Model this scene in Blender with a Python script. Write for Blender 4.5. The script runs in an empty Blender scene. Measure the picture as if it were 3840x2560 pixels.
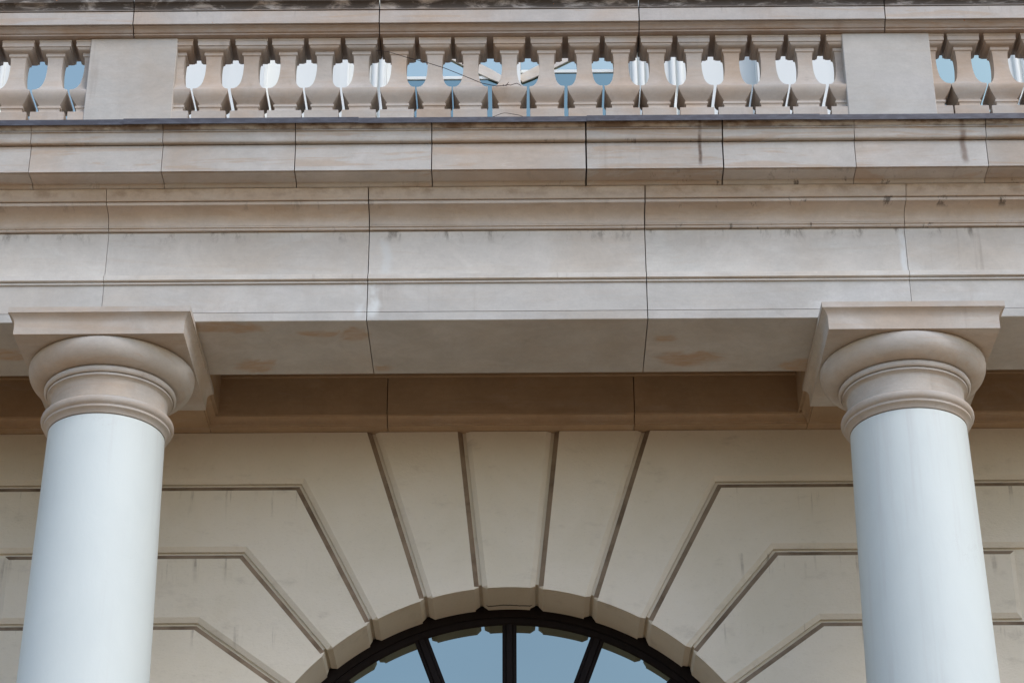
import bpy, bmesh, math, random
from mathutils import Vector, Matrix
random.seed(7)
SC = bpy.context.scene
COL = SC.collection
EYE = 1.6                      # camera height; all heights below are measured from the eye and lifted by this
rad = math.radians

# ------------------------------------------------------------------ camera
cam_d = bpy.data.cameras.new('camera')
cam_d.sensor_width = 36.0
cam_d.lens = 8256.73 / 3840 * 36.0
cam_d.clip_start = 0.1
cam_d.clip_end = 2000
cam = bpy.data.objects.new('camera', cam_d)
COL.objects.link(cam)
_r = Vector((0.99995792, 0.00881416, -0.00254267))
_u = Vector((0.00643875, -0.47692279, 0.87892161))
_f = Vector((-0.0065343, 0.878901, 0.47695948))
M = Matrix((( _r.x, _u.x, -_f.x, 0.117), (_r.y, _u.y, -_f.y, 0.0), (_r.z, _u.z, -_f.z, EYE), (0, 0, 0, 1)))
cam.matrix_world = M
SC.camera = cam

# ------------------------------------------------------------------ world, sun, exposure
SUN_EL, SUN_AZ = 42.0, 42.0     # high, in front of the facade, behind thin cloud
W = bpy.data.worlds.new('World')
SC.world = W
W.use_nodes = True
wn = W.node_tree.nodes; wl = W.node_tree.links
bg = wn['Background']
sky = wn.new('ShaderNodeTexSky')
sky.sky_type = 'NISHITA'
sky.sun_disc = False
sky.sun_elevation = rad(SUN_EL)
sky.sun_rotation = rad(180 - SUN_AZ)
sky.air_density = 1.0
sky.dust_density = 1.0
sky.ozone_density = 1.0
wl.new(sky.outputs[0], bg.inputs[0])
bg.inputs[1].default_value = 0.15
sun_d = bpy.data.lights.new('sun', 'SUN')
sun_d.energy = 0.5
sun_d.angle = rad(20)
sun_d.color = (1.0, 0.965, 0.92)
sun = bpy.data.objects.new('sun', sun_d)
COL.objects.link(sun)
sd = Vector((math.sin(rad(SUN_AZ)) * math.cos(rad(SUN_EL)), -math.cos(rad(SUN_AZ)) * math.cos(rad(SUN_EL)), math.sin(rad(SUN_EL))))
sun.rotation_euler = sd.to_track_quat('Z', 'Y').to_euler()
sun.location = (0, -20, 40)
SC.view_settings.view_transform = 'Standard'
SC.view_settings.look = 'None'
SC.view_settings.exposure = 0.77
SC.view_settings.gamma = 1.0
SC.view_settings.use_curve_mapping = False
SC.cycles.max_bounces = 10
SC.cycles.diffuse_bounces = 6
SC.cycles.use_denoising = True


# ------------------------------------------------------------------ material helpers
class NT:
    def __init__(s, name):
        s.m = bpy.data.materials.new(name); s.m.use_nodes = True
        s.n = s.m.node_tree.nodes; s.l = s.m.node_tree.links
        s.b = s.n['Principled BSDF']
        s.geo = s.n.new('ShaderNodeNewGeometry')
        s.oi = s.n.new('ShaderNodeObjectInfo')
        s.sep = s.n.new('ShaderNodeSeparateXYZ'); s.l.new(s.geo.outputs['Position'], s.sep.inputs[0])
    def put(s, sock, v):
        if isinstance(v, bpy.types.NodeSocket): s.l.new(v, sock)
        elif v is not None: sock.default_value = v
    def pos(s, scale=(1, 1, 1), rnd=0.0):
        mp = s.n.new('ShaderNodeMapping')
        s.l.new(s.geo.outputs['Position'], mp.inputs[0]); mp.inputs['Scale'].default_value = scale
        if rnd:
            c = s.n.new('ShaderNodeCombineXYZ')
            v = s.math('MULTIPLY', s.oi.outputs['Random'], rnd)
            for i in range(3): s.l.new(v, c.inputs[i])
            s.l.new(c.outputs[0], mp.inputs['Location'])
        return mp.outputs[0]
    def noise(s, vec, scale, detail=4, rough=0.5, dist=0.0):
        n = s.n.new('ShaderNodeTexNoise'); s.l.new(vec, n.inputs['Vector'])
        n.inputs['Scale'].default_value = scale; n.inputs['Detail'].default_value = detail
        n.inputs['Roughness'].default_value = rough; n.inputs['Distortion'].default_value = dist
        return n.outputs['Fac']
    def math(s, op, a, b=None, c=None, clamp=False):
        n = s.n.new('ShaderNodeMath'); n.operation = op; n.use_clamp = clamp
        s.put(n.inputs[0], a)
        if b is not None: s.put(n.inputs[1], b)
        if c is not None: s.put(n.inputs[2], c)
        return n.outputs[0]
    def ramp(s, v, a, b, c=0.0, d=1.0):
        n = s.n.new('ShaderNodeMapRange'); n.interpolation_type = 'SMOOTHSTEP'
        s.put(n.inputs['Value'], v)
        n.inputs['From Min'].default_value = a; n.inputs['From Max'].default_value = b
        n.inputs['To Min'].default_value = c; n.inputs['To Max'].default_value = d
        return n.outputs[0]
    def mix(s, f, a, b, mode='MIX'):
        n = s.n.new('ShaderNodeMix'); n.data_type = 'RGBA'; n.blend_type = mode
        s.put(n.inputs[0], f); s.put(n.inputs[6], a); s.put(n.inputs[7], b)
        return n.outputs[2]
    def bump(s, h, strength, dist):
        n = s.n.new('ShaderNodeBump'); n.inputs['Strength'].default_value = strength
        n.inputs['Distance'].default_value = dist; s.l.new(h, n.inputs['Height'])
        s.l.new(n.outputs[0], s.b.inputs['Normal'])


def c4(c): return (c[0], c[1], c[2], 1.0)


def stone(name, base=(.47, .40, .35), warm=(.45, .33, .235), pale=(.60, .57, .55), dark=(.13, .095, .07),
          k_warm=.55, k_pale=.4, k_dark=.25, k_vein=.35, k_ochre=0.0, var=.10, streak=.25, extra=None, rough=.85):
    t = NT(name)
    p = t.pos((1, 1, 1), 37.0)
    big = t.noise(p, 1.1, 5, .6, .5)
    col = t.mix(t.math('MULTIPLY', t.ramp(big, .42, .68), k_warm), c4(base), c4(warm))
    med = t.noise(t.pos((.6, 1.0, 1.6), 91.0), 2.2, 6, .62, .9)
    col = t.mix(t.math('MULTIPLY', t.ramp(med, .5, .72), k_pale), col, c4(pale))
    # sedimentary veins lying nearly flat
    vein = t.noise(t.pos((.35, 1.0, 5.0), 53.0), 2.6, 7, .68, 1.3)
    col = t.mix(t.math('MULTIPLY', t.ramp(vein, .53, .60), k_vein), col, c4(warm))
    col = t.mix(t.math('MULTIPLY', t.ramp(vein, .40, .34), k_vein * .6), col, c4(pale))
    # rain streaks
    st = t.noise(t.pos((9.0, 9.0, .5), 11.0), 1.6, 5, .6, .2)
    patch = t.noise(t.pos((1, 1, 1), 5.0), .9, 3, .5)
    sm = t.math('MULTIPLY', t.ramp(st, .55, .75), t.ramp(patch, .48, .66))
    col = t.mix(t.math('MULTIPLY', sm, streak), col, c4((dark[0] * 1.9, dark[1] * 2.0, dark[2] * 2.1)))
    # dark blotches
    db = t.noise(t.pos((1.0, 1.0, 2.0), 71.0), 3.1, 7, .7, .7)
    col = t.mix(t.math('MULTIPLY', t.ramp(db, .62, .78), k_dark), col, c4(dark))
    if k_ochre:
        oc = t.noise(t.pos((1.0, 1.3, 1.0), 17.0), 1.25, 3, .45, 1.2)
        og = t.noise(t.pos((2, 2, 9), 3.0), 3.0, 4, .6, .5)
        om = t.math('MULTIPLY', t.ramp(oc, .54, .63), t.ramp(og, .25, .75, .35, 1.0))
        col = t.mix(t.math('MULTIPLY', om, k_ochre), col, (.40, .205, .085, 1))
    # tiny pits and grain
    g = t.noise(t.pos(), 75, 3, .7)
    col = t.mix(t.ramp(g, .3, .75, .0, .16), col, c4(tuple(x * .72 for x in base)))
    # tone of each stone
    v = t.math('ADD', t.math('MULTIPLY', t.oi.outputs['Random'], var), 1.0 - var * .5)
    v = t.math('MULTIPLY', v, t.ramp(t.noise(t.pos((1, 1, 1.3), 23.0), 2.6, 8, .72, .5), .28, .72, .90, 1.07))
    v = t.math('MULTIPLY', v, t.ramp(t.noise(t.pos((1, 1, 2.4), 13.0), 16, 6, .75, .2), .3, .75, .96, 1.035))
    hs = t.n.new('ShaderNodeHueSaturation'); t.put(hs.inputs['Value'], v); t.l.new(col, hs.inputs['Color'])
    col = hs.outputs[0]
    if extra: col = extra(t, col)
    t.l.new(col, t.b.inputs['Base Color'])
    t.b.inputs['Roughness'].default_value = rough
    t.b.inputs['Specular IOR Level'].default_value = .25
    h = t.math('ADD', t.math('MULTIPLY', g, .35), t.math('MULTIPLY', t.noise(t.pos(), 14, 5, .6), .9))
    t.bump(h, .28, .006)
    return t.m


def specks(t, col, zs, x0):
    """clumps of cobweb and grime sitting on ledges, more to the right"""
    sc = t.noise(t.pos((1, .2, .6)), 11.0, 6, .75, .4)
    m = None
    for z0, z1 in zs:
        a = t.math('MULTIPLY', t.ramp(t.sep.outputs[2], z0 + EYE - .012, z0 + EYE + .004), t.ramp(t.sep.outputs[2], z1 + EYE + .012, z1 + EYE - .004))
        m = a if m is None else t.math('MAXIMUM', m, a)
    xr = t.ramp(t.sep.outputs[0], x0, x0 + 1.5, .30, 1.0)
    m = t.math('MULTIPLY', m, t.math('MULTIPLY', t.ramp(sc, .58, .64), xr))
    return t.mix(t.math('MULTIPLY', m, .7), col, (.035, .025, .018, 1))


def vstreak(t, col, x0, w, z0, z1, c, k):
    wob = t.math('MULTIPLY', t.math('SUBTRACT', t.noise(t.pos((1, 1, 2.2)), 3.0, 3), .5), w * 2)
    d = t.math('ABSOLUTE', t.math('ADD', t.math('SUBTRACT', t.sep.outputs[0], x0), wob))
    m = t.ramp(d, w, w * .15)
    zz = t.math('MULTIPLY', t.ramp(t.sep.outputs[2], z0 + EYE, z0 + EYE + .06), t.ramp(t.sep.outputs[2], z1 + EYE, z1 + EYE - .02))
    n = t.ramp(t.noise(t.pos(), 9, 4, .6), .25, .6)
    m = t.math('MULTIPLY', t.math('MULTIPLY', m, zz), n)
    return t.mix(t.math('MULTIPLY', m, k), col, c4(c))


def ex_corona(t, col):
    col = specks(t, col, ((6.925, 6.945), (7.128, 7.134)), -.5)
    col = vstreak(t, col, 1.13, .016, 6.95, 7.25, (.10, .06, .04), .85)
    col = vstreak(t, col, 2.66, .028, 6.95, 7.25, (.17, .11, .08), .7)
    # soot under the metal edge
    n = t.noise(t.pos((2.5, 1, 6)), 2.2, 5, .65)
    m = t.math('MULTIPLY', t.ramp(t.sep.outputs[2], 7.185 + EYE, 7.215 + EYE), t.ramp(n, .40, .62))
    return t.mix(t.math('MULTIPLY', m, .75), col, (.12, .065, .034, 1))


def ex_bed(t, col):
    col = specks(t, col, ((6.838, 6.860), (6.738, 6.755)), .2)
    n = t.noise(t.pos((3.0, 1, 5)), 2.4, 5, .65)
    m = t.math('MULTIPLY', t.ramp(t.sep.outputs[2], 6.86 + EYE, 6.90 + EYE), t.ramp(n, .42, .66))
    return t.mix(t.math('MULTIPLY', m, .45), col, (.24, .15, .09, 1))


def ex_frieze(t, col):
    col = vstreak(t, col, 2.318, .028, 6.40, 6.75, (.72, .74, .74), .85)
    col = vstreak(t, col, -.70, .045, 6.42, 6.70, (.68, .70, .69), .55)
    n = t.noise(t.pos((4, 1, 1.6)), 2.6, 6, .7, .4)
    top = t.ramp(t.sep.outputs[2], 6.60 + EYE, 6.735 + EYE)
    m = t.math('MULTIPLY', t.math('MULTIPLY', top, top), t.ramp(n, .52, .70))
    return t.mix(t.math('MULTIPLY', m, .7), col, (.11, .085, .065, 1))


def ex_arch(t, col):
    col = vstreak(t, col, -.77, .05, 6.139, 6.40, (.74, .77, .76), .8)
    col = vstreak(t, col, -.845, .04, 6.139, 6.40, (.70, .73, .73), .6)
    # iron stains in the bed faces
    n1 = t.noise(t.pos((1, 1.6, 1), 0), 3.4, 6, .6, 1.2); n2 = t.noise(t.pos((3, 9, 3), 0), 3.0, 5, .65, .4)
    tot = None
    for x, y, rx, ry in ((-1.68, 11.13, .22, .06), (-1.50, 11.60, .11, .08), (-1.10, 11.21, .14, .035), (-.87, 11.22, .11, .07), (-.73, 11.64, .07, .05), (1.07, 11.55, .17, .085), (1.74, 11.63, .10, .07), (-2.95, 11.45, .10, .07), (.93, 11.30, .08, .04)):
        dx = t.math('DIVIDE', t.math('SUBTRACT', t.sep.outputs[0], x), rx); dy = t.math('DIVIDE', t.math('SUBTRACT', t.sep.outputs[1], y), ry)
        d = t.math('SQRT', t.math('ADD', t.math('MULTIPLY', dx, dx), t.math('MULTIPLY', dy, dy)))
        d = t.math('ADD', d, t.math('MULTIPLY', t.math('SUBTRACT', n1, .5), 3.0))
        m = t.ramp(d, 1.35, .65)
        tot = m if tot is None else t.math('MAXIMUM', tot, m)
    tot = t.math('MULTIPLY', t.math('MULTIPLY', tot, t.ramp(n2, .25, .7, .2, .62)), t.ramp(t.sep.outputs[2], 6.1425 + EYE, 6.1405 + EYE))
    col = t.mix(tot, col, (.44, .245, .10, 1))
    return col


def ex_rail(t, col):
    n = t.noise(t.pos((2.2, 1, 7)), 2.4, 7, .72, .6)
    z = t.sep.outputs[2]
    m = t.math('MULTIPLY', t.ramp(z, 8.240 + EYE, 8.252 + EYE), t.ramp(n, .30, .52))
    col = t.mix(t.math('MULTIPLY', m, .9), col, (.045, .033, .025, 1))
    drip = t.noise(t.pos((8, 1, 1.2)), 2.2, 6, .7)
    m2 = t.math('MULTIPLY', t.ramp(z, 8.17 + EYE, 8.24 + EYE), t.ramp(drip, .56, .75))
    col = t.mix(t.math('MULTIPLY', m2, .55), col, (.10, .085, .075, 1))
    lo = t.math('MULTIPLY', t.ramp(z, 8.145 + EYE, 8.135 + EYE), t.ramp(n, .25, .75, .35, 1.0))
    col = t.mix(t.math('MULTIPLY', lo, .55), col, (.30, .165, .075, 1))
    sp = t.noise(t.pos((1, 1, 1)), 22, 2, .5)
    return t.mix(t.ramp(sp, .73, .76, 0, .7), col, (.50, .22, .08, 1))


M_CORNICE = stone('cornice sandstone', (.535, .51, .475), (.48, .365, .27), (.66, .64, .62), k_warm=.55, k_vein=.6, extra=ex_corona)
M_BED = stone('bed course sandstone', (.62, .555, .49), (.54, .42, .31), k_pale=.25, k_vein=.35, extra=ex_bed)
M_FRIEZE = stone('frieze sandstone', (.66, .63, .585), (.59, .51, .42), (.71, .70, .66), k_warm=.45, k_pale=.7, k_vein=.2, streak=.5, k_dark=.3, extra=ex_frieze)
M_ARCHI = stone('architrave sandstone', (.54, .525, .495), (.48, .40, .32), (.68, .67, .66), k_warm=.35, k_vein=.12, extra=ex_arch)
M_RAIL = stone('coping sandstone', (.55, .515, .48), (.50, .35, .23), k_warm=.45, k_vein=.4, extra=ex_rail)
M_BAL = stone('baluster sandstone', (.54, .485, .43), (.50, .365, .26), k_warm=.75, k_pale=.3, k_vein=.2, var=.14)
M_PIER = stone('pier sandstone', (.54, .515, .475), (.50, .42, .34), k_warm=.6, k_vein=.15, k_dark=.2, var=.04)
M_CAP = stone('capital sandstone', (.55, .51, .46), (.50, .375, .27), (.66, .64, .62), k_warm=.55, k_vein=.3, k_dark=.18, var=.05)
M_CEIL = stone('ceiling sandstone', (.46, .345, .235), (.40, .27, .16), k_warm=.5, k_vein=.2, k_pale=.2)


def stucco(name, crack=False):
    t = NT(name)
    col = t.mix(t.ramp(t.noise(t.pos((1, 1, 1), 9.0), 1.3, 5, .6, .4), .35, .7), (.69, .64, .55, 1), (.64, .59, .49, 1))
    col = t.mix(t.ramp(t.noise(t.pos((1, 1, 2.0), 3.0), 4.5, 6, .65), .55, .8, 0, .35), col, (.30, .265, .225, 1))
    z = t.sep.outputs[2]
    # drip marks that start at the horizontal joints
    dr = t.noise(t.pos((7.5, 1, .45)), 2.4, 5, .62, .25)
    dr = t.ramp(dr, .565, .665)
    tot = None
    for zt, ln in ((5.75, .26), (5.292, .2), (4.83, .16)):
        a = t.math('MULTIPLY', t.ramp(z, zt - ln + EYE, zt - .02 + EYE), t.ramp(z, zt + .012 + EYE, zt + .002 + EYE))
        tot = a if tot is None else t.math('MAXIMUM', tot, a)
    br = t.ramp(t.noise(t.pos((1, 1, 3)), 5, 5, .7), .35, .6, .35, 1.0)
    xo = t.ramp(t.math('ABSOLUTE', t.sep.outputs[0]), 1.2, 1.35)
    m = t.math('MULTIPLY', t.math('MULTIPLY', t.math('MULTIPLY', dr, tot), br), xo)
    col = t.mix(t.math('MULTIPLY', m, .55), col, (.17, .14, .115, 1))
    g = t.noise(t.pos((1, 1, 1.8)), 55, 4, .7)
    col = t.mix(t.ramp(g, .55, .8, 0, .22), col, (.24, .205, .17, 1))
    if crack:
        yy = t.sep.outputs[1]
        wob = t.math('MULTIPLY', t.math('SUBTRACT', t.noise(t.pos((1, .1, .1)), 9.0, 5, .6), .5), .06)
        d = t.math('ABSOLUTE', t.math('SUBTRACT', t.math('ADD', yy, wob), 12.80))
        cm = t.math('MULTIPLY', t.ramp(d, .011, .004), t.ramp(z, 5.2 + EYE, 5.1 + EYE))
        cm = t.math('MULTIPLY', cm, t.ramp(t.math('ABSOLUTE', t.sep.outputs[0]), .15, .13))
        col = t.mix(cm, col, (.015, .01, .008, 1))
    t.l.new(col, t.b.inputs['Base Color'])
    t.b.inputs['Roughness'].default_value = .92
    t.b.inputs['Specular IOR Level'].default_value = .2
    h = t.math('ADD', t.math('MULTIPLY', g, .5), t.math('MULTIPLY', t.noise(t.pos(), 7, 5, .6), 1.2))
    t.bump(h, .6, .007)
    return t.m


M_STUC = stucco('painted stucco')
M_STUCK = stucco('painted stucco cracked', True)


def plain(name, col, rough=.6, metal=0.0, vary=.12, scale=6, stretch=(1, 1, 1), bump=.0, spec=.4, col2=None):
    t = NT(name)
    n = t.noise(t.pos(stretch, 3.0), scale, 5, .6, .2)
    c2 = col2 or tuple(max(0, x * (1 - vary * 2)) for x in col)
    t.l.new(t.mix(t.ramp(n, .4, .7), c4(col), c4(c2)), t.b.inputs['Base Color'])
    t.b.inputs['Roughness'].default_value = rough
    t.b.inputs['Metallic'].default_value = metal
    t.b.inputs['Specular IOR Level'].default_value = spec
    if bump: t.bump(t.noise(t.pos(stretch), scale * 5, 4, .6), bump, .004)
    return t.m


def white_paint():
    t = NT('white column paint')
    a = t.noise(t.pos((1, 1, .6)), 1.4, 5, .6, .4)
    col = t.mix(t.ramp(a, .35, .7), (.70, .755, .735, 1), (.655, .71, .695, 1))
    b = t.noise(t.pos((1.3, 1.3, .8)), 4.0, 7, .72, 1.4)
    line = t.ramp(t.math('ABSOLUTE', t.math('SUBTRACT', b, .5)), .006, .0)
    pm = t.ramp(t.noise(t.pos(), 1.7, 3), .55, .68)
    col = t.mix(t.math('MULTIPLY', t.math('MULTIPLY', line, pm), .55), col, (.50, .49, .47, 1))
    st = t.noise(t.pos((8, 8, .4)), 1.5, 5, .6)
    col = t.mix(t.ramp(st, .52, .76, 0, .45), col, (.58, .58, .565, 1))
    t.l.new(col, t.b.inputs['Base Color'])
    t.b.inputs['Roughness'].default_value = .55
    t.b.inputs['Specular IOR Level'].default_value = .3
    t.bump(t.math('ADD', b, t.math('MULTIPLY', t.noise(t.pos(), 40, 3), .2)), .12, .01)
    return t.m


M_ARRIS = plain('dark stucco arris', (.25, .19, .135), .95, col2=(.13, .092, .062), scale=5, bump=.3)  # mottled dark brown for the upward-facing joint chamfers
M_WHITE = white_paint()
M_UPPER = plain('white render', (.82, .83, .80), .8, vary=.03, scale=2, stretch=(3, 3, .4))
M_ZINC = plain('zinc flashing', (.085, .08, .09), .5, .35, col2=(.12, .12, .135), scale=14, stretch=(1, 1, 3), bump=.1)
M_FRAME = plain('dark brown window frame', (.010, .0065, .006), .6, vary=.15, scale=5, stretch=(5, 5, .6), bump=.08, spec=.10)
M_RECESS = plain('shadow gap', (.05, .04, .03), .95)
M_STRUT = stone('weathered pale strut', (.74, .71, .67), (.70, .56, .42), k_warm=.9, k_pale=.5, k_dark=.5)
M_WIRE = plain('rusty wire', (.06, .045, .04), .7, .3)
M_INNER = plain('core stone', (.10, .08, .06), .95)
M_GROUND = None


def mirror(name, col, rough=.015):
    t = NT(name)
    n = t.noise(t.pos((1, 1, 1)), .7, 3, .5)
    t.l.new(t.mix(t.ramp(n, .3, .7), c4(col), c4(tuple(x * .93 for x in col))), t.b.inputs['Base Color'])
    t.b.inputs['Metallic'].default_value = 1.0
    t.b.inputs['Roughness'].default_value = rough
    t.bump(t.noise(t.pos((1, 1, 1)), 1.2, 2, .5), .03, .01)
    return t.m


M_GLASS = mirror('reflective arch glazing', (.26, .305, .28))
M_GLASSU = mirror('reflective upper glazing', (.56, .62, .53))
M_GLASSR = mirror('reflective side glazing', (.34, .44, .41))
M_GLASSD = mirror('reflective lower glazing', (.25, .34, .32))


def ground_mat():
    t = NT('reddish paving')
    br = t.n.new('ShaderNodeTexBrick'); t.l.new(t.pos(), br.inputs['Vector'])
    br.inputs['Scale'].default_value = 2.5
    br.inputs['Color1'].default_value = (.42, .235, .095, 1); br.inputs['Color2'].default_value = (.375, .205, .083, 1)
    br.inputs['Mortar'].default_value = (.12, .09, .065, 1)
    col = t.mix(t.ramp(t.noise(t.pos(), .4, 5, .6), .35, .7, 0, .5), br.outputs[0], (.32, .19, .085, 1))
    t.l.new(col, t.b.inputs['Base Color']); t.b.inputs['Roughness'].default_value = .85
    return t.m


M_GROUND = ground_mat()


# ------------------------------------------------------------------ object helpers
def link(name, bm, mat, parent=None, smooth=None, recalc=True):
    if recalc: bmesh.ops.recalc_face_normals(bm, faces=bm.faces)
    me = bpy.data.meshes.new(name); bm.to_mesh(me); bm.free()
    me.materials.append(mat)
    if smooth is not None:
        me.shade_smooth()
        me.set_sharp_from_angle(angle=rad(smooth))
    o = bpy.data.objects.new(name, me); COL.objects.link(o)
    if parent: o.parent = parent
    return o


def thing(name, label, cat, group=None):
    o = bpy.data.objects.new(name, None); COL.objects.link(o)
    o['label'] = label; o['category'] = cat; o['kind'] = 'thing'
    if group: o['group'] = group
    return o


def box(bm, x0, x1, y0, y1, z0, z1):
    v = [bm.verts.new((x, y, z + EYE)) for x in (x0, x1) for y in (y0, y1) for z in (z0, z1)]
    for f in ((0, 1, 3, 2), (4, 6, 7, 5), (0, 4, 5, 1), (2, 3, 7, 6), (0, 2, 6, 4), (1, 5, 7, 3)):
        bm.faces.new([v[i] for i in f])
    return bm


def obox(name, mat, parent, *a, bevel=0.0):
    bm = box(bmesh.new(), *a)
    if bevel: bmesh.ops.bevel(bm, geom=bm.edges[:], offset=bevel, segments=1, affect='EDGES')
    return link(name, bm, mat, parent)


def prism_x(prof, x0, x1, jitter=0.0):
    """closed (y,z) outline extruded along x"""
    bm = bmesh.new()
    n = len(prof)
    dy = random.uniform(-jitter, jitter); dz = random.uniform(-jitter, jitter) * .5
    A = [bm.verts.new((x0, y + dy, z + dz + EYE)) for y, z in prof]
    B = [bm.verts.new((x1, y + dy, z + dz + EYE)) for y, z in prof]
    for i in range(n):
        j = (i + 1) % n
        bm.faces.new((A[i], A[j], B[j], B[i]))
    bm.faces.new(A); bm.faces.new(B[::-1])
    return bm


def arc(cy, cz, ry, rz, a0, a1, n=7):
    return [(cy + ry * math.cos(rad(a0 + (a1 - a0) * i / n)), cz + rz * math.sin(rad(a0 + (a1 - a0) * i / n))) for i in range(n + 1)]


def lathe(prof, cx, cy, seg=96, caps=True):
    bm = bmesh.new(); rings = []
    for r, z in prof:
        rings.append([bm.verts.new((cx + r * math.cos(2 * math.pi * k / seg), cy + r * math.sin(2 * math.pi * k / seg), z + EYE)) for k in range(seg)])
    for a, b in zip(rings, rings[1:]):
        for k in range(seg):
            bm.faces.new((a[k], a[(k + 1) % seg], b[(k + 1) % seg], b[k]))
    if caps:
        bm.faces.new(rings[0][::-1]); bm.faces.new(rings[-1])
    return bm


def squares(prof, cx, cy, bm=None):
    """stack of square sections: (half width, z)"""
    bm = bm or bmesh.new(); rings = []
    for h, z in prof:
        rings.append([bm.verts.new((cx + sx * h, cy + sy * h, z)) for sx, sy in ((-1, -1), (1, -1), (1, 1), (-1, 1))])
    for a, b in zip(rings, rings[1:]):
        for k in range(4): bm.faces.new((a[k], a[(k + 1) % 4], b[(k + 1) % 4], b[k]))
    bm.faces.new(rings[0][::-1]); bm.faces.new(rings[-1])
    return bm


def tube(pts, r, seg=6):
    bm = bmesh.new(); rings = []
    P = [Vector((a, b, c + EYE)) for a, b, c in pts]
    for i, p in enumerate(P):
        d = (P[min(i + 1, len(P) - 1)] - P[max(i - 1, 0)]).normalized()
        s = d.cross(Vector((0, 0, 1)));
        if s.length < 1e-3: s = Vector((1, 0, 0))
        s.normalize(); u = s.cross(d)
        rings.append([bm.verts.new(p + (s * math.cos(2 * math.pi * k / seg) + u * math.sin(2 * math.pi * k / seg)) * r) for k in range(seg)])
    for a, b in zip(rings, rings[1:]):
        for k in range(seg): bm.faces.new((a[k], a[(k + 1) % seg], b[(k + 1) % seg], b[k]))
    bm.faces.new(rings[0][::-1]); bm.faces.new(rings[-1])
    return bm


# ------------------------------------------------------------------ ground
bm = bmesh.new()
for q in ((-400, -400), (400, -400), (400, 400), (-400, 400)): bm.verts.new((q[0], q[1], 0))
bm.faces.new(bm.verts[:])
g = link('ground', bm, M_GROUND); g['kind'] = 'structure'

XE = 6.9          # how far the portico is built to each side
GAP = .0035
def jgap(x):          # half width of the open joint: widest near the middle of the front, tight at the far stones
    return {-.426: .0030, .471: .0048, 1.265: .0040, -1.220: .0028, -.800: .0032, .815: .0034}.get(x, .0019)

# ------------------------------------------------------------------ entablature
ent = thing('entablature', 'long carved sandstone entablature resting on both column capitals, cornice above frieze and architrave', 'entablature')
# cornice (crown) course
corn = [(11.20, 6.930), (10.866, 6.930), (10.862, 6.9315), (10.852, 6.940), (10.848, 6.951), (10.738, 6.951), (10.735, 6.957), (10.722, 6.957), (10.720, 6.951), (10.720, 7.127), (10.737, 7.127), (10.737, 7.135), (10.700, 7.133)]
corn += arc(10.700, 7.165, .012, .032, 262, 180, 5) + [(10.682, 7.1955), (10.672, 7.197), (10.672, 7.2015), (10.694, 7.2015), (10.694, 7.2075)]
corn += [(10.676, 7.2075), (10.670, 7.213), (10.662, 7.222), (10.656, 7.236), (10.656, 7.250), (11.20, 7.300)]
js = [-XE, -5.9, -5.1, -4.32, -3.54, -2.762, -1.993, -1.220, -.426, .471, 1.265, 2.031, 2.795, 3.57, 4.35, 5.13, 5.9, XE]
for i, (a, b) in enumerate(zip(js, js[1:])):
    link('cornice_block', prism_x(corn, a + jgap(a), b - jgap(b), .0012), M_CORNICE, ent, 35)
# bed course
bed = [(11.20, 6.7405), (11.062, 6.7405), (11.030, 6.7385), (11.030, 6.7535), (11.022, 6.7535), (11.022, 6.762)]
bed += arc(10.922, 6.762, .098, .078, 0, 88, 9)[0:] + [(10.925, 6.8415), (10.908, 6.8395), (10.908, 6.858), (10.920, 6.859), (10.920, 6.8635)]
bed += [(10.900, 6.8635), (10.897, 6.866), (10.890, 6.878), (10.882, 6.895), (10.874, 6.908), (10.870, 6.927), (11.20, 6.927)]
jb = [-XE, -5.4, -3.87, -2.332, -.800, .815, 2.336, 3.87, 5.4, XE]
for a, b in zip(jb, jb[1:]):
    link('bed_mould_block', prism_x(bed, a + jgap(a), b - jgap(b), .001), M_BED, ent, 35)
frz = [(11.30, 6.447), (11.05, 6.447), (11.05, 6.7345), (11.30, 6.7345)]
tae = [(11.30, 6.383), (11.038, 6.383), (11.038, 6.3945), (11.049, 6.3945), (11.049, 6.3995), (11.027, 6.3995), (11.022, 6.402), (11.022, 6.433), (11.05, 6.4445), (11.30, 6.4445)]
arc_ = [(11.30, 6.197), (11.05, 6.197), (11.05, 6.381), (11.30, 6.381)]
for a, b in zip(jb, jb[1:]):
    a += jgap(a) * .8; b -= jgap(b) * .8
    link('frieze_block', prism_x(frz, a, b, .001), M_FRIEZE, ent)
    link('taenia', prism_x(tae, a, b), M_FRIEZE, ent, 30)
    link('architrave_block', prism_x(arc_, a, b, .001), M_ARCHI, ent)
    so = [(11.706, 6.139), (11.052, 6.139), (11.0495, 6.1415), (11.0495, 6.1935), (11.706, 6.1935)]
    link('soffit_block', prism_x(so, a, b), M_ARCHI, ent)
cm = bmesh.new(); box(cm, -XE, XE, 11.10, 11.70, 6.196, 6.93)
link('core', cm, M_INNER, ent)

# ------------------------------------------------------------------ metal edge
fl = thing('metal_flashing', 'thin dark grey zinc flashing strip along the top edge of the cornice, in lapped lengths', 'flashing')
jf = [-XE, -5.0, -3.6, -2.221, -.871, .476, 1.810, 3.2, 4.6, XE]
for i, (a, b) in enumerate(zip(jf, jf[1:])):
    d = .003 if i % 2 else 0.0
    pr = [(10.635 - d, 7.222 + d * .6), (10.640 - d, 7.222 + d * .6), (10.640 - d, 7.2535 + d), (11.25, 7.355 + d), (11.25, 7.361 + d), (10.638 - d, 7.260 + d), (10.635 - d, 7.258 + d)]
    link('flashing_strip', prism_x(pr, a, b + .02), M_ZINC, fl)

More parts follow.
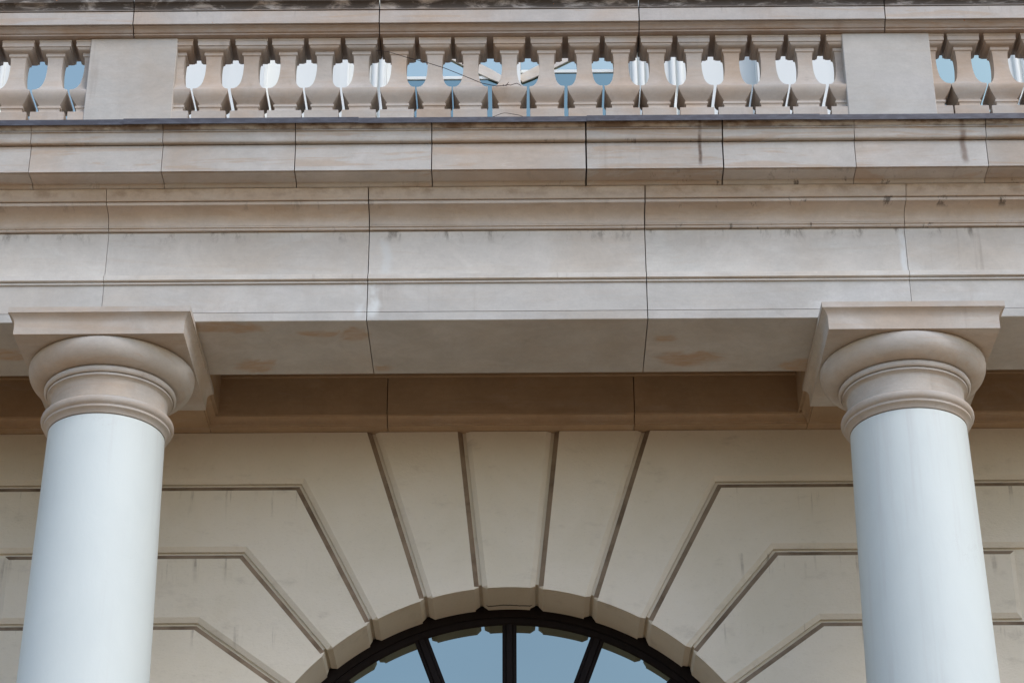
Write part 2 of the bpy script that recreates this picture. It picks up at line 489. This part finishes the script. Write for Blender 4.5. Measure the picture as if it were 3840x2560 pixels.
# ------------------------------------------------------------------ columns
def column(cx, label):
    cy = 11.377
    t = thing('column', label, 'column', 'white columns carrying the entablature')
    t.location = (cx, cy, 0)
    def part(n, bm, m, sm=None):
        for v in bm.verts: v.co.x -= cx; v.co.y -= cy
        return link(n, bm, m, t, sm)
    sh = []
    for i in range(29):
        z = -1.05 + (5.553 + 1.05) * i / 28
        k = (z + 1.05) / 6.6
        r = .402 - .070 * k ** 1.55
        sh.append((r, z))
    part('shaft', lathe(sh, cx, cy), M_WHITE, 40)
    base = [(.52, -1.30), (.52, -1.28)] + [(.455 + .065 * math.cos(rad(a)), -1.215 + .065 * math.sin(rad(a))) for a in range(-90, 91, 15)] + [(.43, -1.15), (.43, -1.12), (.415, -1.09), (.402, -1.05)]
    part('base', lathe(base, cx, cy), M_CAP, 40)
    part('plinth', box(bmesh.new(), cx - .56, cx + .56, cy - .56, cy + .56, -1.595, -1.302), M_CAP)
    neck = [(.318, 5.5535), (.318, 5.5585), (.335, 5.5600), (.341, 5.574), (.352, 5.584), (.361, 5.588), (.362, 5.589), (.362, 5.603), (.366, 5.604)]
    neck += [(.358 + .022 * math.cos(rad(a)), 5.630 + .026 * math.sin(rad(a))) for a in range(-70, 91, 16)]
    neck += [(.343, 5.6565), (.330, 5.659), (.330, 5.6655), (.334, 5.672)]
    part('necking_ring', lathe(neck, cx, cy), M_CAP, 40)
    nk = [(.3335, 5.672), (.3335, 5.768), (.336, 5.776)]
    part('neck', lathe(nk, cx, cy), M_CAP, 40)
    ring = [(.336, 5.776), (.342, 5.783), (.354, 5.787), (.3600, 5.788), (.3600, 5.8005), (.350, 5.8015), (.350, 5.8055), (.364, 5.8065)]
    ring += [(.362 + .018 * math.cos(rad(a)), 5.822 + .020 * math.sin(rad(a))) for a in range(-75, 91, 15)]
    part('collar_ring', lathe(ring, cx, cy), M_CAP, 40)
    ech = [(.352, 5.8395), (.352, 5.8435), (.366, 5.8435), (.374, 5.845)]
    ech += [(.372 + .106 * math.sin(rad(a)), 5.948 - .106 * math.cos(rad(a))) for a in range(6, 97, 6)]
    ech += [(.4765, 5.966), (.470, 5.974), (.462, 5.979)]
    part('echinus', lathe(ech, cx, cy), M_CAP, 40)
    ab = [(.4825, 5.9785), (.4825, 6.040), (.4835, 6.055), (.487, 6.069), (.493, 6.081), (.501, 6.091), (.511, 6.0985), (.511, 6.1015), (.5165, 6.1015), (.5165, 6.1365)]
    bm = squares([(h, z + EYE) for h, z in ab], cx, cy)
    part('abacus', bm, M_CAP, 35)
    return t


column(-2.302, 'white round column with sandstone capital, left of the arched window')
column(2.306, 'white round column with sandstone capital, right of the arched window')

# ------------------------------------------------------------------ balustrade
bal = thing('balustrade', 'sandstone balustrade with square vase balusters and broad plain piers under a moulded coping', 'balustrade')
cy = 11.0975
def mir(pts):      # front half outline -> closed outline, symmetric about the balustrade axis
    return pts + [(2 * cy - y, z) for y, z in reversed(pts)]
rail = [(10.968, 8.100), (10.963, 8.101), (10.963, 8.112), (10.955, 8.114), (10.951, 8.119), (10.948, 8.128), (10.942, 8.137), (10.933, 8.1415), (10.928, 8.1425), (10.928, 8.1505), (10.914, 8.1455), (10.910, 8.147),
        (10.910, 8.238), (10.922, 8.240), (10.922, 8.2455), (10.905, 8.245), (10.905, 8.256), (10.904, 8.263), (10.901, 8.272), (10.895, 8.280), (10.885, 8.287), (10.877, 8.290), (10.876, 8.318)]
jr = [-XE, -5.35, -3.82, -2.282, -.772, .820, 2.325, 3.85, 5.35, XE]
for a, b in zip(jr, jr[1:]):
    link('coping_stone', prism_x(mir(rail), a + GAP, b - GAP, .0015), M_RAIL, bal, 35)
obox('plinth_course', M_BAL, bal, -XE, XE, 10.985, 11.21, 7.30, 7.398)
PIERS = [(-2.5455, -2.0135), (2.0625, 2.5945), (-5.02, -4.49), (4.53, 5.06)]
for a, b in PIERS:
    obox('pier', M_PIER, bal, a, b, 10.990, 11.205, 7.40, 8.0985, bevel=.004)
# master baluster at the origin (square plan, z absolute)
Z = lambda l: [(h, z + EYE) for h, z in l]
vase = [(.0575, 8.0255), (.0575, 8.004), (.0535, 8.001), (.0495, 7.998), (.0468, 7.985), (.0450, 7.955), (.0445, 7.920), (.0455, 7.890), (.0475, 7.860), (.0512, 7.832), (.0562, 7.804), (.0635, 7.780), (.0735, 7.758), (.0840, 7.742), (.0945, 7.731), (.1050, 7.7235),
        (.1058, 7.7215), (.1060, 7.709), (.1035, 7.697), (.0975, 7.683), (.0885, 7.668), (.0775, 7.653), (.0680, 7.641), (.0625, 7.632), (.0620, 7.6285)]
foot = [(.0620, 7.6283), (.0700, 7.6265), (.0700, 7.6125), (.064, 7.609), (.062, 7.600), (.0635, 7.588), (.068, 7.579), (.076, 7.5735), (.0855, 7.5715), (.0855, 7.5675), (.094, 7.566), (.094, 7.5635), (.1025, 7.562), (.1025, 7.402)]
cap = [(.0575, 8.0258), (.066, 8.0265), (.075, 8.0295), (.083, 8.0350), (.0885, 8.0415), (.0905, 8.0485), (.0915, 8.0485), (.0950, 8.0500), (.0965, 8.0505), (.0965, 8.081), (.0993, 8.0835), (.0993, 8.0955), (.097, 8.0988)]
def mk(n, pr, sm):
    bm = squares(Z(pr[::-1]), 0, 0)
    bmesh.ops.recalc_face_normals(bm, faces=bm.faces)
    me = bpy.data.meshes.new(n); bm.to_mesh(me); bm.free(); me.materials.append(M_BAL)
    me.shade_smooth(); me.set_sharp_from_angle(angle=rad(sm)); return me
MV, MC, MF = mk('baluster', vase, 28), mk('baluster_cap', cap, 30), mk('baluster_foot', foot, 30)
XB = [-3.223, -2.995, -2.767, -2.540, -2.018, -1.793, -1.561, -1.336, -1.111, -.884, -.654, -.433, -.213, .023, .252, .483, .708, .927, 1.155, 1.386, 1.609, 1.834, 2.066, 2.590, 2.806, 3.031, 3.257]
XB += [-3.45, -3.68, -3.91, -4.14, -4.37, 3.485, 3.71, 3.94, 4.17, 4.40]
for x in XB:
    o = bpy.data.objects.new('baluster', MV); COL.objects.link(o); o.parent = bal
    o.location = (x, cy + random.uniform(-.001, .001), 0); o.rotation_euler = (0, 0, rad(random.uniform(-.5, .5)))
    for n, me in (('cap', MC), ('foot', MF)):
        c = bpy.data.objects.new(n, me); COL.objects.link(c); c.parent = o

# ------------------------------------------------------------------ hanging wire and struts behind the balusters
wx = [(-.792, 7.985), (-.716, 7.974), (-.599, 7.929), (-.5, 7.899), (-.375, 7.851), (-.241, 7.785), (-.143, 7.735), (-.055, 7.713), (-.010, 7.716), (.012, 7.723), (.03, 7.719), (.069, 7.733), (.096, 7.715)]
bm = tube([(x, 10.975, z) for x, z in wx], .0021)
for k, (dx, dz) in enumerate(((.02, .022), (-.016, .004), (.012, -.006))):
    b2 = tube([(.0, 10.975, 7.716), (dx * .6, 10.972, 7.716 + dz * .5), (dx, 10.970, 7.716 + dz)], .0016, 5)
    me = bpy.data.meshes.new('t'); b2.to_mesh(me); b2.free(); bm.from_mesh(me); bpy.data.meshes.remove(me)
o = link('wire', bm, M_WIRE); o['label'] = 'thin twisted wire sagging across the balusters above the middle of the facade'; o['category'] = 'wire'
bm = tube([(-.09 + .2 * i / 12, 10.965 + .004 * math.sin(i), 7.478 + .03 * math.sin(math.pi * i / 12)) for i in range(13)], .0016)
o = link('wire', bm, M_WIRE); o['label'] = 'short loop of wire lying at the foot of the middle baluster'; o['category'] = 'wire'


def beam(p, q, w, d, name, mat, label):
    a = Vector((p[0], 0, p[1])); b = Vector((q[0], 0, q[1])); t = (b - a).normalized(); n = Vector((-t.z, 0, t.x))
    bm = bmesh.new()
    vs = []
    N = 10
    for i in range(N + 1):
        c = a.lerp(b, i / N); ww = w * (1 if i < N else .8)
        vs.append([bm.verts.new((c.x + n.x * s * ww / 2, p[2] + dd * d / 2, c.z + n.z * s * ww / 2 + EYE)) for s, dd in ((-1, -1), (1, -1), (1, 1), (-1, 1))])
    for u, v in zip(vs, vs[1:]):
        for k in range(4): bm.faces.new((u[k], u[(k + 1) % 4], v[(k + 1) % 4], v[k]))
    bm.faces.new(vs[0][::-1]); bm.faces.new(vs[-1])
    bmesh.ops.bevel(bm, geom=[e for e in bm.edges if abs((e.verts[0].co - e.verts[1].co).normalized().dot(t)) > .8], offset=.003, segments=1, affect='EDGES')
    o = link(name, bm, mat, None); o['label'] = label; o['category'] = 'strut'; o['group'] = 'slanting struts behind the balusters'
    return o


K = 12.85 / 12.2
def far(x, z): return (.117 + (x - .117) * K, z * K, 12.850)
beam(far(-.66, 9.010), far(-.045, 8.626), .076, .014, 'strut', M_STRUT, 'ochre stained slanting strut behind the balusters, falling to the right')
beam(far(.70, 8.980), far(.088, 8.626), .076, .014, 'strut', M_STRUT, 'greyish slanting strut behind the balusters, falling to the left')

# ------------------------------------------------------------------ portico ceiling
YW, ZS = 12.50, 6.139
ceil = thing('portico_ceiling', 'shaded sandstone coffered ceiling between the entablature and the arched wall', 'ceiling')
lip = [(12.350, 6.60), (12.350, 6.187), (12.356, 6.187), (12.356, 6.197), (12.371, 6.197), (12.371, 6.190), (12.380, 6.188), (12.390, 6.181), (12.399, 6.170), (12.405, 6.157), (12.408, 6.147), (12.416, 6.146), (12.4175, ZS)]
back = lip + [(YW, ZS), (YW, 6.60)]
for a, b in ((-1.883, -.7605), (-.7605, .792), (.792, 1.883)):
    pr = lip + [(12.4175, 6.60)]
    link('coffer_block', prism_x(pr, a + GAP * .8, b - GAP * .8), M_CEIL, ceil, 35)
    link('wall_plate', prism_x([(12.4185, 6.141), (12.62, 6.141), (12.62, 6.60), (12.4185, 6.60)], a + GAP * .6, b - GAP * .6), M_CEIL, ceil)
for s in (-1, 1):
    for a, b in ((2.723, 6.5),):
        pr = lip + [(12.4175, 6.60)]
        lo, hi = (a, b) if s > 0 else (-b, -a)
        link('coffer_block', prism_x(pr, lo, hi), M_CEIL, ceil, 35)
    lo, hi = (1.884, XE) if s > 0 else (-XE, -1.884)
    link('wall_plate', prism_x([(12.4185, 6.1405), (12.62, 6.1405), (12.62, 6.60), (12.4185, 6.60)], lo, hi), M_CEIL, ceil)
def side_block(xc, s):
    """side of a coffer; lip profile turned to run along y. xc = beam edge x, s = side that the coffer lies on"""
    bm = bmesh.new()
    n = len(lip) + 1
    pr = [(-(y - 12.4175), z) for y, z in lip] + [(-.004, 6.60)]    # distance into the coffer from the lower edge
    A = []; B = []
    for d, z in pr:
        A.append(bm.verts.new((xc + s * d, 11.708, z + EYE)))
        B.append(bm.verts.new((xc + s * d, 12.416, z + EYE)))
    for i in range(n):
        j = (i + 1) % n
        bm.faces.new((A[i], A[j], B[j], B[i]))
    bm.faces.new(A); bm.faces.new(B[::-1])
    return bm
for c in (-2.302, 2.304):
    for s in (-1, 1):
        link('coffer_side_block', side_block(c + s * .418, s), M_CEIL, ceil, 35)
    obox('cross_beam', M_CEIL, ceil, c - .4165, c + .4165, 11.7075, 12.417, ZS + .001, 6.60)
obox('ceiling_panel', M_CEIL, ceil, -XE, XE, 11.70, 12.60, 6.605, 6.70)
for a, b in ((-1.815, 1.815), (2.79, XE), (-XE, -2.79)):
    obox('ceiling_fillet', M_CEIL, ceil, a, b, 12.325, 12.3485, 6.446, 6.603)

# ------------------------------------------------------------------ arched wall
wall = thing('arched_wall', 'tan stucco wall behind the columns with wedge stones fanning round the arch', 'wall')
R0, ZC = 1.654, 3.430
H, B_, BD = .0105, .030, .018


def inter(p, d, q, e):
    den = d.x * e.y - d.y * e.x
    t = ((q.x - p.x) * e.y - (q.y - p.y) * e.x) / den
    return p + d * t


def line_circle(p, d, r):
    c = Vector((0, ZC)); m = p - c; d = d.normalized()
    b = m.dot(d); cc = m.dot(m) - r * r
    s = math.sqrt(max(0, b * b - cc))
    t1, t2 = -b - s, -b + s
    return min((p + d * t1, p + d * t2), key=lambda q: (q - p).length)


def voussoir(chain, ins, name='voussoir', mat=None):
    """chain: arch point, corners ..., arch point (travelled so the stone lies on the left); ins[k]=1 if edge k is a chamfered joint"""
    P = [Vector(c) for c in chain]
    n = len(P) - 1
    def chain_off(off):
        L = []
        for k in range(n):
            d = (P[k + 1] - P[k]).normalized(); nn = Vector((-d.y, d.x))
            L.append((P[k] + nn * off * ins[k], d))
        return L
    def layer(off, chamf):
        L = chain_off(off); L2 = chain_off(H + B_)
        mid = [inter(L[k][0], L[k][1], L[k + 1][0], L[k + 1][1]) for k in range(n - 1)]
        s1 = line_circle(L[0][0], L[0][1], R0 + BD); e1 = line_circle(L[-1][0], L[-1][1], R0 + BD)
        s0 = line_circle(L2[0][0], L2[0][1], R0); e0 = line_circle(L2[-1][0], L2[-1][1], R0)
        a0 = math.atan2(e0.y - ZC, e0.x); a1 = math.atan2(s0.y - ZC, s0.x)
        ar = [Vector((R0 * math.cos(a0 + (a1 - a0) * i / 12), ZC + R0 * math.sin(a0 + (a1 - a0) * i / 12))) for i in range(13)]
        return [s1] + mid + [e1] + ar
    bm = bmesh.new(); rings = []
    for y, off in ((YW, H + B_), (YW + BD, H), (12.845, H), (12.868, H + B_)):
        rings.append([bm.verts.new((v.x, y, v.y + EYE)) for v in layer(off, 0)])
    for q, (a, b) in enumerate(zip(rings, rings[1:])):
        for i in range(len(a)):
            j = (i + 1) % len(a); fc = bm.faces.new((a[i], a[j], b[j], b[i]))
            # the arris that looks upward gets the darker brown stucco
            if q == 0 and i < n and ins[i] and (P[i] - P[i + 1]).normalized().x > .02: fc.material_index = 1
    bm.faces.new(rings[0]); bm.faces.new(rings[-1][::-1])
    o = link(name, bm, mat or M_STUC, wall)
    o.data.materials.append(M_ARRIS)
    return o


J = [((.170, 5.080), (.281, 6.1375)), ((.500, 5.006), (.852, 6.1375)), ((.827, 4.863), (1.300, 5.780)), ((1.090, 4.674), (1.632, 5.322)),
     ((1.310, 4.440), (1.888, 4.860)), ((1.490, 4.147), (2.060, 4.400)), ((1.605, 3.830), (2.150, 3.940))]
J = [((R0 * math.sin(math.atan2(a[0], a[1] - ZC)), ZC + R0 * math.cos(math.atan2(a[0], a[1] - ZC))), c) for a, c in J]
LX = 6.4
def mx(ch): return [(-x, z) for x, z in reversed(ch)]
# key
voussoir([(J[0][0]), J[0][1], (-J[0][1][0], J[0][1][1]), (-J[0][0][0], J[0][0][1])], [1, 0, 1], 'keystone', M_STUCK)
right = [([J[1][0], J[1][1], J[0][1], J[0][0]], [1, 0, 1]),
         ([J[2][0], J[2][1], (LX, 5.780), (LX, 6.1375), J[1][1], J[1][0]], [1, 1, 0, 0, 1]),
         ([J[3][0], J[3][1], (LX, 5.322), (LX, 5.780), J[2][1], J[2][0]], [1, 1, 0, 1, 1]),
         ([J[4][0], J[4][1], (3.112, 4.860), (3.112, 5.322), J[3][1], J[3][0]], [1, 1, 1, 1, 1]),
         ([J[5][0], J[5][1], (LX, 4.400), (LX, 4.860), J[4][1], J[4][0]], [1, 1, 0, 1, 1]),
         ([J[6][0], J[6][1], (LX, 3.940), (LX, 4.400), J[5][1], J[5][0]], [1, 1, 0, 1, 1])]
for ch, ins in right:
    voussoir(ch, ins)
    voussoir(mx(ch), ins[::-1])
for s in (-1, 1):
    z = 3.94
    while z > -1.5:
        z2 = max(z - .46, -1.59)
        x0, x1 = (R0, LX) if s > 0 else (-LX, -R0)
        if z > 3.9: 
            x0, x1 = (1.668, LX) if s > 0 else (-LX, -1.668)
        bm = box(bmesh.new(), x0, x1, YW, 12.868, z2 + H, z - H)
        bmesh.ops.bevel(bm, geom=[e for e in bm.edges if all(abs(v.co.y - YW) < .001 for v in e.verts)], offset=B_, segments=1, affect='EDGES')
        link('wall_block', bm, M_STUC, wall); z = z2
# backing behind the joints, with the arched opening
bm = bmesh.new(); RB = R0 + .038; yb = YW + .038; XW = 6.5; ZT = 6.60
prev = None
N = 72
ring = []
for i in range(N + 1):
    a = math.pi * i / N
    c, s = math.cos(a), math.sin(a)
    k = min(XW / abs(c) if abs(c) > 1e-6 else 1e9, (ZT - ZC) / s if s > 1e-6 else 1e9)
    ring.append(((RB * c, ZC + RB * s), (k * c, ZC + k * s)))
ring = [((RB, -1.59), (XW, -1.59))] + ring + [((-RB, -1.59), (-XW, -1.59))]
rows = []
for p, q in ring:
    rows.append([bm.verts.new((p[0], 13.1, p[1] + EYE)), bm.verts.new((p[0], yb, p[1] + EYE)), bm.verts.new((q[0], yb, q[1] + EYE)), bm.verts.new((q[0], 13.1, q[1] + EYE))])
for a, b in zip(rows, rows[1:]):
    for k in range(3): bm.faces.new((a[k], a[k + 1], b[k + 1], b[k]))
link('backing', bm, M_STUC, wall)

# ------------------------------------------------------------------ arched window
win = thing('arched_window', 'tall arched window with dark brown radial glazing bars and sky reflecting glass', 'window')


def arch_ring(prof, seg=64, zb=-1.55):
    """prof: closed list of (radius, y) swept round the arch and down the jambs"""
    bm = bmesh.new(); rings = []
    st = [(0, zb)] + [(math.pi * i / seg, None) for i in range(seg + 1)] + [(math.pi, zb)]
    for a, zz in st:
        rings.append([bm.verts.new((r * math.cos(a), y, (zz if zz is not None else ZC + r * math.sin(a)) + EYE)) for r, y in prof])
    n = len(prof)
    for a, b in zip(rings, rings[1:]):
        for k in range(n): bm.faces.new((a[k], a[(k + 1) % n], b[(k + 1) % n], b[k]))
    bm.faces.new(rings[0][::-1]); bm.faces.new(rings[-1])
    return bm


link('outer_frame', arch_ring([(1.685, 12.871), (1.610, 12.871), (1.606, 12.873), (1.606, 12.882), (1.600, 12.882), (1.600, 13.04), (1.685, 13.04)]), M_FRAME, win, 35)
link('sash_frame', arch_ring([(1.599, 12.8735), (1.572, 12.8735), (1.566, 12.876), (1.558, 12.881), (1.558, 12.95), (1.599, 12.95)]), M_FRAME, win, 35)


def bar(ang, r0, r1, name='glazing_bar'):
    """radial bar: raised middle strip between two stepped sashes"""
    prof = [(-.044, 12.94), (-.044, 12.882), (-.040, 12.877), (-.028, 12.8745), (-.0245, 12.8745), (-.0245, 12.881), (-.0205, 12.881), (-.0205, 12.869), (-.017, 12.865), (.017, 12.865), (.0205, 12.869), (.0205, 12.881), (.0245, 12.881), (.0245, 12.8745), (.028, 12.8745), (.040, 12.877), (.044, 12.882), (.044, 12.94)]
    bm = bmesh.new(); s, c = math.sin(rad(ang)), math.cos(rad(ang)); R = []
    for r in (r0, r1):
        R.append([bm.verts.new((s * r + c * t, y, ZC + c * r - s * t + EYE)) for t, y in prof])
    n = len(prof)
    for k in range(n): bm.faces.new((R[0][k], R[0][(k + 1) % n], R[1][(k + 1) % n], R[1][k]))
    bm.faces.new(R[0]); bm.faces.new(R[1][::-1])
    return link(name, bm, M_FRAME, win, 30)


ANG = [-61.5, -41, -20.5, 0, 20.5, 41, 61.5]
for a in ANG: bar(a, .42, 1.5575)
# hub and transom at the springing, bars below
bm = bmesh.new(); R = []
for i in range(25):
    a = math.pi * i / 24
    R.append([bm.verts.new((r * math.cos(a), y, ZC + r * math.sin(a) + EYE)) for r, y in ((.36, 12.872), (.45, 12.872), (.45, 12.95), (.36, 12.95))])
for a, b in zip(R, R[1:]):
    for k in range(4): bm.faces.new((a[k], a[(k + 1) % 4], b[(k + 1) % 4], b[k]))
bm.faces.new(R[0]); bm.faces.new(R[-1][::-1])
link('hub_arc', bm, M_FRAME, win, 35)
obox('transom', M_FRAME, win, -1.557, 1.557, 12.871, 12.95, ZC - .07, ZC - .002)
for x in (-.8, 0, .8): obox('mullion', M_FRAME, win, x - .045, x + .045, 12.8715, 12.95, -1.55, ZC - .071)
# one pane between each pair of bars
edges = [-90] + ANG + [90]
YG = 12.895
for a0, a1 in zip(edges, edges[1:]):
    bm = bmesh.new(); inn = []; out = []
    for i in range(11):
        a = rad(a0 + (a1 - a0) * i / 10)
        inn.append(bm.verts.new((.40 * math.sin(a), YG, ZC + .40 * math.cos(a) + EYE)))
        out.append(bm.verts.new((1.59 * math.sin(a), YG, ZC + 1.59 * math.cos(a) + EYE)))
    for i in range(10): bm.faces.new((inn[i], out[i], out[i + 1], inn[i + 1]))
    bm.normal_update(); bmesh.ops.solidify(bm, geom=bm.faces[:], thickness=.008)
    link('pane', bm, M_GLASS, win)
bm = bmesh.new()
c = [bm.verts.new((.41 * math.cos(math.pi * i / 16), YG + .002, ZC + .41 * math.sin(math.pi * i / 16) + EYE)) for i in range(17)]
bm.faces.new(c); bm.normal_update(); bmesh.ops.solidify(bm, geom=bm.faces[:], thickness=.006)
link('pane', bm, M_GLASS, win)
for x0, x1 in ((-1.59, -.8), (-.8, 0), (0, .8), (.8, 1.59)):
    obox('pane', M_GLASS, win, x0 + .001, x1 - .001, YG, YG + .008, -1.55, ZC - .03)
obox('room_backing', M_INNER, win, -1.7, 1.7, 13.05, 13.09, -1.55, 5.2)

# ------------------------------------------------------------------ upper storey behind the balustrade
up = thing('upper_storey', 'white rendered upper storey wall seen through the gaps between the balusters', 'wall')
ZB, ZTOP = 7.30, 12.6
obox('terrace', M_ZINC, up, -XE, XE, 11.26, 12.72, 7.22, 7.32)
obox('unseen_rear_mass', M_UPPER, up, -XE, XE, 13.12, 18, -1.59, ZTOP)  # unseen body of the building, put in to block light
for a, b, y in ((-2.95, -1.70, 12.60), (1.74, 2.95, 12.60), (-1.70, -.86, 12.75), (.86, 1.74, 12.75), (-XE, -3.53, 12.75), (3.53, XE, 12.75)):
    obox('wall', M_UPPER, up, a, b, y, 13.1, ZB, ZTOP)
for a, b in ((-.86, .86), (-3.53, -2.95), (2.95, 3.53)):
    obox('lintel', M_UPPER, up, a + .001, b - .001, 12.77, 13.1, 10.2, ZTOP)
for x in (-.99, -.94, -.89, .89, .94, .99, 1.16, 1.21, -3.58, -3.64, -3.70, 3.58, 3.64, 3.70):
    bm = lathe([(.021, ZB), (.021, 10.2)], x, 12.745, 12); link('flute', bm, M_UPPER, up, 40)
obox('pilaster', M_UPPER, up, -1.24, -1.12, 12.70, 12.749, ZB, 10.2, bevel=.008)


def uwin(x0, x1, label, split, zbL, zbR, dark):
    w = thing('upper_window', label, 'window', 'windows of the upper storey')
    z1 = 10.19
    for a, b in ((x0, x0 + .06), (x1 - .06, x1)): obox('frame', M_UPPER, w, a + .001, b - .001, 12.80, 12.90, ZB, z1)
    obox('frame', M_UPPER, w, x0 + .062, x1 - .062, 12.80, 12.90, z1 - .07, z1 - .001)
    if split:
        obox('mullion', M_UPPER, w, .058, .088, 12.795, 12.90, ZB, z1 - .072, bevel=.004)
        for a, b, z in ((x0 + .062, .056, zbL), (.090, x1 - .062, zbR)):
            obox('transom', M_UPPER, w, a, b, 12.852, 12.875, z - .004, z + .024, bevel=.003)
            obox('pane', M_GLASSU, w, a, b, 12.86, 12.868, z + .012, z1 - .072)
            obox('pane', dark, w, a, b, 12.862, 12.870, ZB, z + .010)
    else:
        obox('pane', dark or M_GLASSU, w, x0 + .062, x1 - .062, 12.86, 12.868, ZB, z1 - .072)
    return w


uwin(-.86, .86, 'wide upper window with white glazing bars behind the middle balusters', True, 9.098, 9.148, M_GLASSD)
uwin(-3.53, -2.95, 'narrow upper window behind the balusters at the far left', False, 0, 0, None)
uwin(2.95, 3.53, 'narrow upper window behind the balusters at the far right', False, 0, 0, M_GLASSR)
